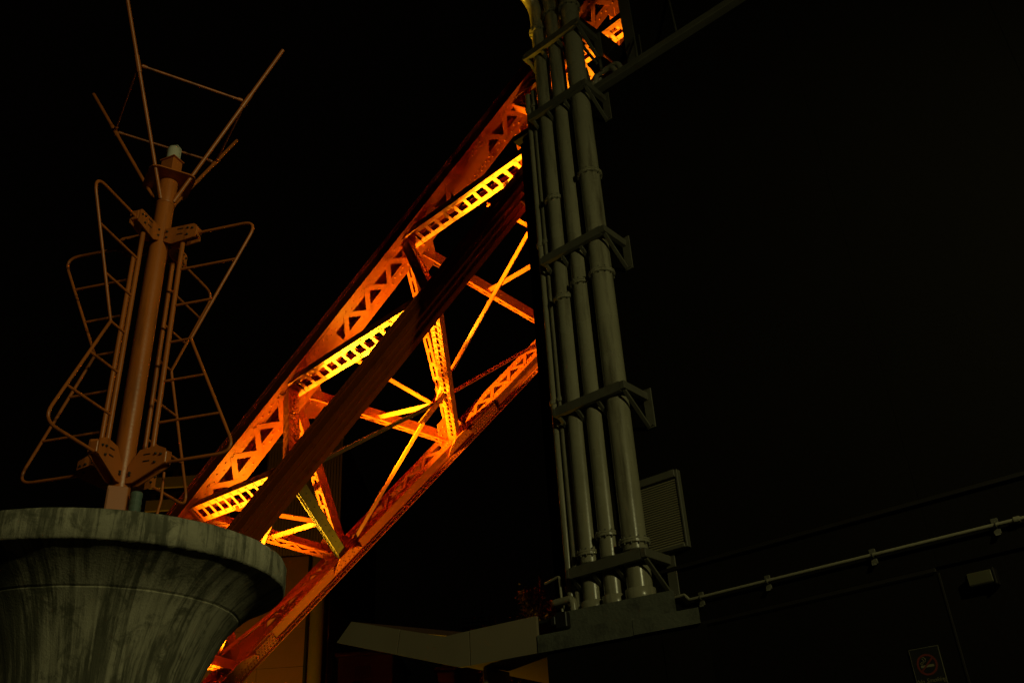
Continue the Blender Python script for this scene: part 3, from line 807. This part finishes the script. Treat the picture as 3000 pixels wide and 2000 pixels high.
for d in DIRS:
    q = MB(); s_at = lambda z: .09 + (z - 6.77) * (1.03 - .09) / (8.38 - 6.77)
    q.tube([T(d, s_at(6.77), 6.77), T(d, s_at(8.38), 8.38)], .0175, 10); rod = q.build('spreader_rod', AN, ant)
    q = MB(); q.tube([T(d, s_at(7.74), 7.74), T(d, s_at(7.87), 7.87)], .0225, 10); q.build('rod_sleeve', AN, rod)
    q = MB(); q.tube([T(d, s_at(6.75), 6.75), T(d, s_at(6.83), 6.83)], .022, 10); q.build('rod_socket', AN, rod)
    nodes_.append(T(d, s_at(7.8), 7.8))
for i in range(4):
    a_, b_ = nodes_[i], nodes_[(i + 1) % 4]; dd = (b_ - a_).normalized()
    q = MB(); q.tube([a_ + dd * .03, b_ - dd * .03], .0118, 8); tie = q.build('tie_rod', AN, ant)
    for e, p in ((1, a_), (-1, b_)):
        q = MB(); q.tube([p + dd * e * .035, p + dd * e * .075], .017, 8); q.build('tie_clamp', AN, tie)
# four batwing radiators
for d in DIRS:
    sd = Vector((-d.y, d.x, 0))
    q = MB(); q.tube([T(d, .235, 4.22), T(d, .235, 6.31)], .0205, 14); q.build('radiator_post', AN, ant)
    q = MB(); q.tube(fillet([T(d, .22, 6.34), T(d, .945, 6.345), T(d, .44, 5.26), T(d, .945, 4.19), T(d, .22, 4.185)], [0, .10, .012, .10, 0], 7), .0130, 10)
    wl = q.build('wing_loop', AN, ant)
    for z in (5.98, 5.615, 5.26, 4.9, 4.535):
        so = .44 + (abs(z - 5.26)) / 1.08 * .50
        q = MB(); q.tube([T(d, .235, z), T(d, so, z)], .0112, 8); q.build('rung', AN, wl)
    for top in (1, 0):
        z0 = 6.33 if top else 4.20
        if top: sh = [(.075, -.045), (.15, -.085), (.375, -.055), (.375, .07), (.35, .088), (.075, .088)]
        else: sh = [(.075, -.16), (.13, -.16), (.375, -.035), (.375, .085), (.30, .12), (.16, .10), (.075, -.02)]
        for o in (-.046, .034):
            q = MB(); q.prism([T(d, s, z0 + z, o) for s, z in sh], sd * .012); bp_ = q.build('bracket_plate', AN, ant)
            q = MB()
            for (s, z) in ((.30, .05), (.30, -.02), (.345, .04), (.10, .05 - .13 * (1 - top)), (.10, -.01 - .09 * (1 - top))):
                oo = -.048 if o < 0 else .048
                q.rivet(T(d, s, z0 + z, oo), sd * (1 if o > 0 else -1), .011, .016, 6)
            for z in (.055, -.0):
                oo = -.0475 if o < 0 else .0475
                q.box(T(d, .225, z0 + z, oo), d, sd, UPV, .055, .004, .010)
            q.build('bolts', M['black'], bp_, 'stuff')
        q = MB(); q.box(T(d, .365, z0 + .02), d, sd, UPV, .03, .065, .09, .004); q.build('spacer_block', AN, ant)
CAMD = Vector((.416, -.909, 0)); CAMR = Vector((.909, .416, 0))
q = MB(); q.box(BASE + CAMD * .14 - CAMR * .012 + UPV * 3.70, CAMR, CAMD, UPV, .145, .11, .55, .006)
tb = q.build('terminal_box', M['antenna_box']); tag(tb, 'pinkish metal terminal box at the foot of the antenna mast', 'box')
q = MB(); q.box(BASE + CAMD * .198 - CAMR * .012 + UPV * 3.70, CAMR, CAMD, UPV, .125, .006, .50, .002); q.build('lid', M['antenna_box'], tb)
q = MB(); pr = [(.0, 3.43), (.046, 3.43)]
for i in range(22): pr += [(.046 if i % 2 else .042, 3.44 + i * .024)]
pr += [(.046, 3.965), (.04, 3.975), (0, 3.976)]
q.lathe(BASE + CAMR * .125 + CAMD * .08, pr, 20, smooth=False); ins = q.build('insulator', M['insulator']); tag(ins, 'grey green ribbed insulator beside the terminal box', 'insulator')
q = MB(); q.tube([BASE + CAMR * .24 + CAMD * .1 + UPV * 3.43, BASE + CAMR * .27 + CAMD * .08 + UPV * 3.68, BASE + CAMR * .305 + CAMD * .04 + UPV * 3.95, BASE + CAMR * .30 + CAMD * .02 + UPV * 4.18], .011, 8)
cb = q.build('feed_cable', AN); tag(cb, 'brown feed cable hanging from the lower right antenna bracket', 'cable')

# ================================================================== pipes on the wall
PIPE = M['pipe']
def ring_flange(c, r, parent, th=.05):
    q = MB()
    q.lathe(c, [(r, -th / 2 - .006), (r + .034, -th / 2), (r + .036, -.006), (r + .030, -.004), (r + .030, .004), (r + .036, .006), (r + .034, th / 2), (r, th / 2 + .006)], 32, smooth=False)
    fl = q.build('flange', PIPE, parent)
    q = MB()
    for k in range(12):
        a = 2 * math.pi * k / 12 + .2
        p = Vector(c) + Vector((math.cos(a), math.sin(a), 0)) * (r + .022)
        q.lathe(p, [(0, -th / 2 - .022), (.010, -th / 2 - .022), (.010, th / 2 + .022), (0, th / 2 + .022)], 6, smooth=False)
    q.build('bolts', M['bracket'], fl, 'stuff')
def big_pipe(u, r, flanges, bend, lab):
    b = W(u, .30, 3.79)
    t = thing('wall_pipe', b, lab, 'pipe', 'large pipes rising up the wall')
    q = MB()
    if bend:
        path = fillet([W(u, .30, 3.79), W(u, .30, 13.75), W(u, 2.4, 13.75)], [0, .42, 0], 12)
        q.tube(path, r, 32, cap=False)
        q.build('pipe_run', PIPE, t)
        q = MB(); q.tube([W(u, 2.399, 13.75), W(u, 2.401, 13.75)], r * .97, 32); q.build('pipe_mouth', M['black'], t)
    else:
        q.tube([W(u, .30, 3.79), W(u, .30, 16)], r, 32); q.build('pipe_run', PIPE, t)
    for z in flanges: ring_flange(W(u, .30, z), r, t)
    q = MB(); q.lathe(W(u, .30, 0), [(r, 3.95), (r + .022, 3.945), (r + .028, 3.94), (r + .028, 3.80), (r + .02, 3.79)], 32); q.build('foot_collar', PIPE, t)
big_pipe(6.265, .119, (4.485, 7.965, 9.63, 13.05), True, 'left of the three big grey pipes, bent over at the top')
big_pipe(5.972, .119, (4.633, 8.07, 13.22), True, 'middle of the three big grey pipes, bent over at the top')
big_pipe(5.632, .142, (4.467, 8.07, 9.73, 13.1), False, 'widest grey pipe, rightmost of the three, nearest the louver')
for u, lab in ((6.583, 'thin pipe at the left outer edge of the pipe bundle'), (6.474, 'thin pipe between the outer thin pipe and the big pipes')):
    t = thing('wall_pipe', W(u, .3, 3.79), lab, 'pipe', 'thin pipes rising up the wall')
    q = MB(); q.tube([W(u, .30, 3.79), W(u, .30, 11.9)], .0475, 18); q.build('pipe_run', PIPE, t)
    for z in (4.16, 6.55, 9.02, 11.6):
        q = MB(); q.lathe(W(u, .30, z), [(.047, -.03), (.066, -.028), (.066, .028), (.047, .03)], 18, smooth=False); q.build('coupling', PIPE, t)

BM = M['bracket']
for z, lab in ((4.265, 'lowest pipe bracket, just above the plinth'), (6.30, 'second pipe bracket up from the plinth'), (8.594, 'third pipe bracket up from the plinth'),
               (11.215, 'fourth pipe bracket, level with the roof gutter'), (12.48, 'topmost pipe bracket, above the roof gutter')):
    t = thing('pipe_bracket', W(5.9, 0, z), lab, 'bracket', 'steel brackets holding the pipes')
    u0, u1 = 5.44, 6.42
    q = MB(); wbox(q, u0, u1, .505, .517, z - .06, z + .06); wbox(q, u0, u1, .45, .505, z - .06, z - .048); wbox(q, u0, u1, .45, .505, z + .048, z + .06); q.build('front_beam', BM, t)
    q = MB(); wbox(q, u0 - .07, u0 - .004, .0, .517, z - .05, z + .05, .004); q.build('side_arm', BM, t)
    q = MB(); wbox(q, u1 + .004, u1 + .05, .0, .517, z - .05, z + .05, .004); q.build('side_arm', BM, t)
    q = MB(); wbox(q, u0 - .12, u0 + .0, -.005, .014, z - .42, z + .1, .003); q.build('wall_plate', BM, t)
    for u in (u0 - .035, 5.80, 6.12, u1 - .02):
        a, b = W(u, .47, z - .06), W(u, .02, z - .40); d = (b - a).normalized()
        q = MB(); q.box((a + b) / 2, d, WU, d.cross(WU), (b - a).length, .05, .028, .003); q.build('knee_brace', BM, t)
    for u, r in ((6.265, .119), (5.972, .119), (5.632, .142)):
        q = MB(); pts = [W(u + (r + .008) * math.cos(a), .30 + (r + .008) * math.sin(a), z + .10) for a in [math.pi * i / 10 for i in range(11)]]
        q.tube([W(u + r + .008, .0, z + .10)] + pts + [W(u - r - .008, .0, z + .10)], .010, 6); q.build('u_bolt', BM, t)
    q = MB()
    for k in range(4):
        q.rivet(W(u0 - .10 + .03 * k, .02, z - .39), -WN, .009, .02)
    q.build('anchor_bolts', BM, t, 'stuff')

q = MB(); q.tube(fillet([W(6.74, .10, 3.985), W(6.735, .46, 3.992), W(6.44, .46, 3.992), W(6.432, .46, 3.79)], [0, .06, .07, 0], 7), .046, 16)
tag(q.build('elbow_pipe', PIPE), 'short fat elbow pipe at the left end of the plinth', 'pipe', 'small elbow pipes beside the plinth')
q = MB(); q.tube(fillet([W(6.86, .42, 4.26), W(6.64, .42, 4.30), W(6.63, .42, 3.79)], [0, .03, 0], 6), .017, 12)
tag(q.build('elbow_pipe', PIPE), 'thin bent pipe rising left of the pipe bundle', 'pipe', 'small elbow pipes beside the plinth')
q = MB(); q.tube(fillet([W(6.62, .30, 3.93), W(6.5, .3, 3.93), W(6.49, .3, 3.79)], [0, .05, 0], 6), .03, 12)
tag(q.build('elbow_pipe', PIPE), 'small elbow pipe behind the fat elbow on the plinth', 'pipe', 'small elbow pipes beside the plinth')

# louvred vent
lv = thing('vent_louver', W(5.4, .05, 4.3), 'square louvred vent on the dark wall behind the widest pipe', 'vent')
U0, U1, Z0, Z1 = 5.085, 5.80, 4.345, 5.25
for a_ in ((U0 + .01, U0 + .036, Z0, Z1), (U1 - .035, U1, Z0, Z1)):
    q = MB(); wbox(q, a_[0], a_[1], .0, .075, a_[2], a_[3], .004); q.build('frame_post', M['bracket'], lv)
for a_ in ((U0 + .037, U1 - .037, Z1 - .085, Z1), (U0 + .037, U1 - .037, Z0, Z0 + .04)):
    q = MB(); wbox(q, a_[0], a_[1], .0, .10, a_[2], a_[3], .004); q.build('frame_rail', M['bracket'], lv)
q = MB(); wbox(q, U0 + .04, U1 - .04, .005, .015, Z0 + .04, Z1 - .09); q.build('back_sheet', M['black'], lv)
ns = 27
for i in range(ns):
    z = Z0 + .06 + (Z1 - Z0 - .17) * i / (ns - 1)
    sl = (-WN * .40 - UPV * .916).normalized()
    piece('slat', M['louver'], lv, W((U0 + U1) / 2, .055, z), WU, sl, WU.cross(sl), U1 - U0 - .076, .021, .004)

# conduit along the wall
cd = thing('wall_conduit', W(3.4, .03, 3.77), 'pale conduit pipe running along the dark wall to the right', 'conduit')
q = MB(); q.tube(fillet([W(5.70, .05, 3.835), W(5.24, .05, 3.845), W(5.19, .05, 3.782), W(5.05, .05, 3.780), W(-8.5, .05, 3.755)], [0, .03, .03, .02, 0], 5), .0165, 12); q.build('conduit_run', M['conduit'], cd)
for u in (5.06, 4.27, 3.151, 2.017, .8, -.5, -2):
    q = MB(); wbox(q, u - .03, u + .03, .0, .024, 3.70, 3.84, .003)
    q.prism([W(u - .03, .025, 3.715), W(u + .03, .025, 3.715), W(u + .015, .06, 3.69), W(u - .025, .05, 3.69)], UPV * -.012)
    q.tube([W(u - .012, .05 + .024 * math.cos(a), 3.777 + .024 * math.sin(a)) for a in [i * .5236 for i in range(13)]], .006, 5)
    q.build('clamp', M['bracket'], cd)
q = MB(); q.tube([W(1.85, .05, 3.7745), W(1.80, .05, 3.7743)], .028, 12); q.build('coupling', M['conduit'], cd)

wl_ = thing('wall_lamp', W(2.24, .06, 3.33), 'unlit box lamp on the dark wall above the no smoking sign', 'lamp')
q = MB(); q.prism([W(2.37, .0, 3.27), W(2.125, .0, 3.27), W(2.125, .0, 3.415), W(2.37, .0, 3.415)], -WN * .03); q.build('back_plate', M['trim'], wl_)
q = MB(); wbox(q, 2.14, 2.36, .031, .12, 3.285, 3.40, .012); q.build('diffuser', M['lamp_box'], wl_)
q = MB(); wbox(q, 2.118, 2.136, .031, .125, 3.265, 3.41, .004); q.build('end_cap', M['trim'], wl_)

# no smoking sign
sg = thing('no_smoking_sign', W(2.915, .03, 2.6), 'dark no smoking sign with a red ring on the wall', 'sign')
SU0, SU1, SZ0, SZ1 = 3.042, 2.787, 2.50, 2.876
q = MB(); wbox(q, SU1, SU0, .004, .016, SZ0, SZ1, .002); q.build('plate', M['black'], sg)
for (a0, a1, b0, b1) in ((SU1 - .004, SU0 + .004, SZ1, SZ1 + .005), (SU1 - .004, SU0 + .004, SZ0 - .005, SZ0)):
    q = MB(); wbox(q, a0, a1, .004, .020, b0, b1); q.build('border', M['bracket'], sg)
for a0 in (SU1 - .0042, SU0):
    q = MB(); wbox(q, a0, a0 + .0042, .004, .020, SZ0, SZ1); q.build('border', M['bracket'], sg)
cu, cz = 2.915, 2.735
q = MB()
for k in range(40):
    a0, a1 = 2 * math.pi * k / 40, 2 * math.pi * (k + 1) / 40
    q.prism([W(cu + r * math.cos(a), .017, cz + r * math.sin(a)) for r, a in ((.074, a0), (.074, a1), (.091, a1), (.091, a0))], -WN * .002)
dg = Vector((.70, .714))
q.prism([W(cu - (x * .76 - y * .65) * .078, .0165, cz + (x * .65 + y * .76) * .078) for x, y in ((-1, -.09), (1, -.09), (1, .09), (-1, .09))], -WN * .0035)
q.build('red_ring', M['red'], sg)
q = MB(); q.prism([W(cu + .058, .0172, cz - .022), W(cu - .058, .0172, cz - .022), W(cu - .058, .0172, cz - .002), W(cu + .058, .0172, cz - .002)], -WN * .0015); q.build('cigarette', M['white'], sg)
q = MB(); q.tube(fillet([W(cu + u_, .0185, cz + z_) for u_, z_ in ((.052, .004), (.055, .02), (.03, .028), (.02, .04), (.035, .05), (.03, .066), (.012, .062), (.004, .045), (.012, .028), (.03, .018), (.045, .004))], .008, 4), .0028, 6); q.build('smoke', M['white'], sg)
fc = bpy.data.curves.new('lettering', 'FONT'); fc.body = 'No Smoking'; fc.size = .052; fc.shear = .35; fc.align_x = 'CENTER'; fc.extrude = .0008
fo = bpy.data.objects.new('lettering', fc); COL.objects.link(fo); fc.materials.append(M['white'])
ex, ey, ez = -WU, UPV, -WN; pc = W(cu, .0178, 2.585)
fo_m = Matrix(((ex.x, ey.x, ez.x, pc.x), (ex.y, ey.y, ez.y, pc.y), (ex.z, ey.z, ez.z, pc.z), (0, 0, 0, 1)))
bpy.context.view_layer.update()
lme = bpy.data.meshes.new_from_object(fo); bpy.data.objects.remove(fo); lme.transform(fo_m)
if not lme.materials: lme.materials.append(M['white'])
fo = bpy.data.objects.new('lettering', lme); COL.objects.link(fo); adopt(fo, sg)

# ================================================================== street lamp behind the viewer
def street_lamp(base, top, reach, aim, power, cone, blend, lab):
    base = Vector(base); t = thing('street_lamp', base, lab, 'street lamp', 'street lamps behind the viewer')
    q = MB(); q.tube([base, base + UPV * top], [.09, .055], 14); q.build('pole', M['bracket'], t)
    h = base + UPV * top + Vector(reach)
    q = MB(); q.tube(fillet([base + UPV * (top - .2), base + UPV * (top + .25), h + UPV * .12], [0, .3, 0], 6), .035, 10); q.build('arm', M['bracket'], t)
    d = (Vector(aim) - h).normalized()
    q = MB(); q.lathe(h, [(0, -.16), (.1, -.15), (.22, -.05), (.24, 0)], 20, axis=d); q.build('lamp_head', M['bracket'], t)
    q = MB(); q.lathe(h + d * .005, [(0, .02), (.12, .015), (.2, 0)], 20, axis=d); q.build('lens', M['street_lens'], t)
    ld = bpy.data.lights.new('street_light', 'SPOT'); ld.energy = power; ld.color = STREET_COLOUR; ld.shadow_soft_size = .12
    ld.spot_size = math.radians(cone); ld.spot_blend = blend
    lo = bpy.data.objects.new('street_light', ld); COL.objects.link(lo)
    X = d.cross(UPV).normalized(); Y = X.cross(d); l = h + d * .06
    lo.matrix_world = Matrix(((X.x, Y.x, -d.x, l.x), (X.y, Y.y, -d.y, l.y), (X.z, Y.z, -d.z, l.z), (0, 0, 0, 1)))
    lo.parent = t; lo.matrix_parent_inverse = Matrix.Translation(base).inverted()
street_lamp((5.9, -.9, 0), 6.9, (-.7, .5, .1), (1.1, 10.4, 5.6), 620, 100, 1.0, 'street lamp right of the viewer, lighting the pipes')
street_lamp((6.0, -4.2, 0), 7.6, (-.7, .7, .1), (-4.6, 6.667, 4.8), 680, 56, 1.0, 'street lamp behind the viewer, lighting the antenna')
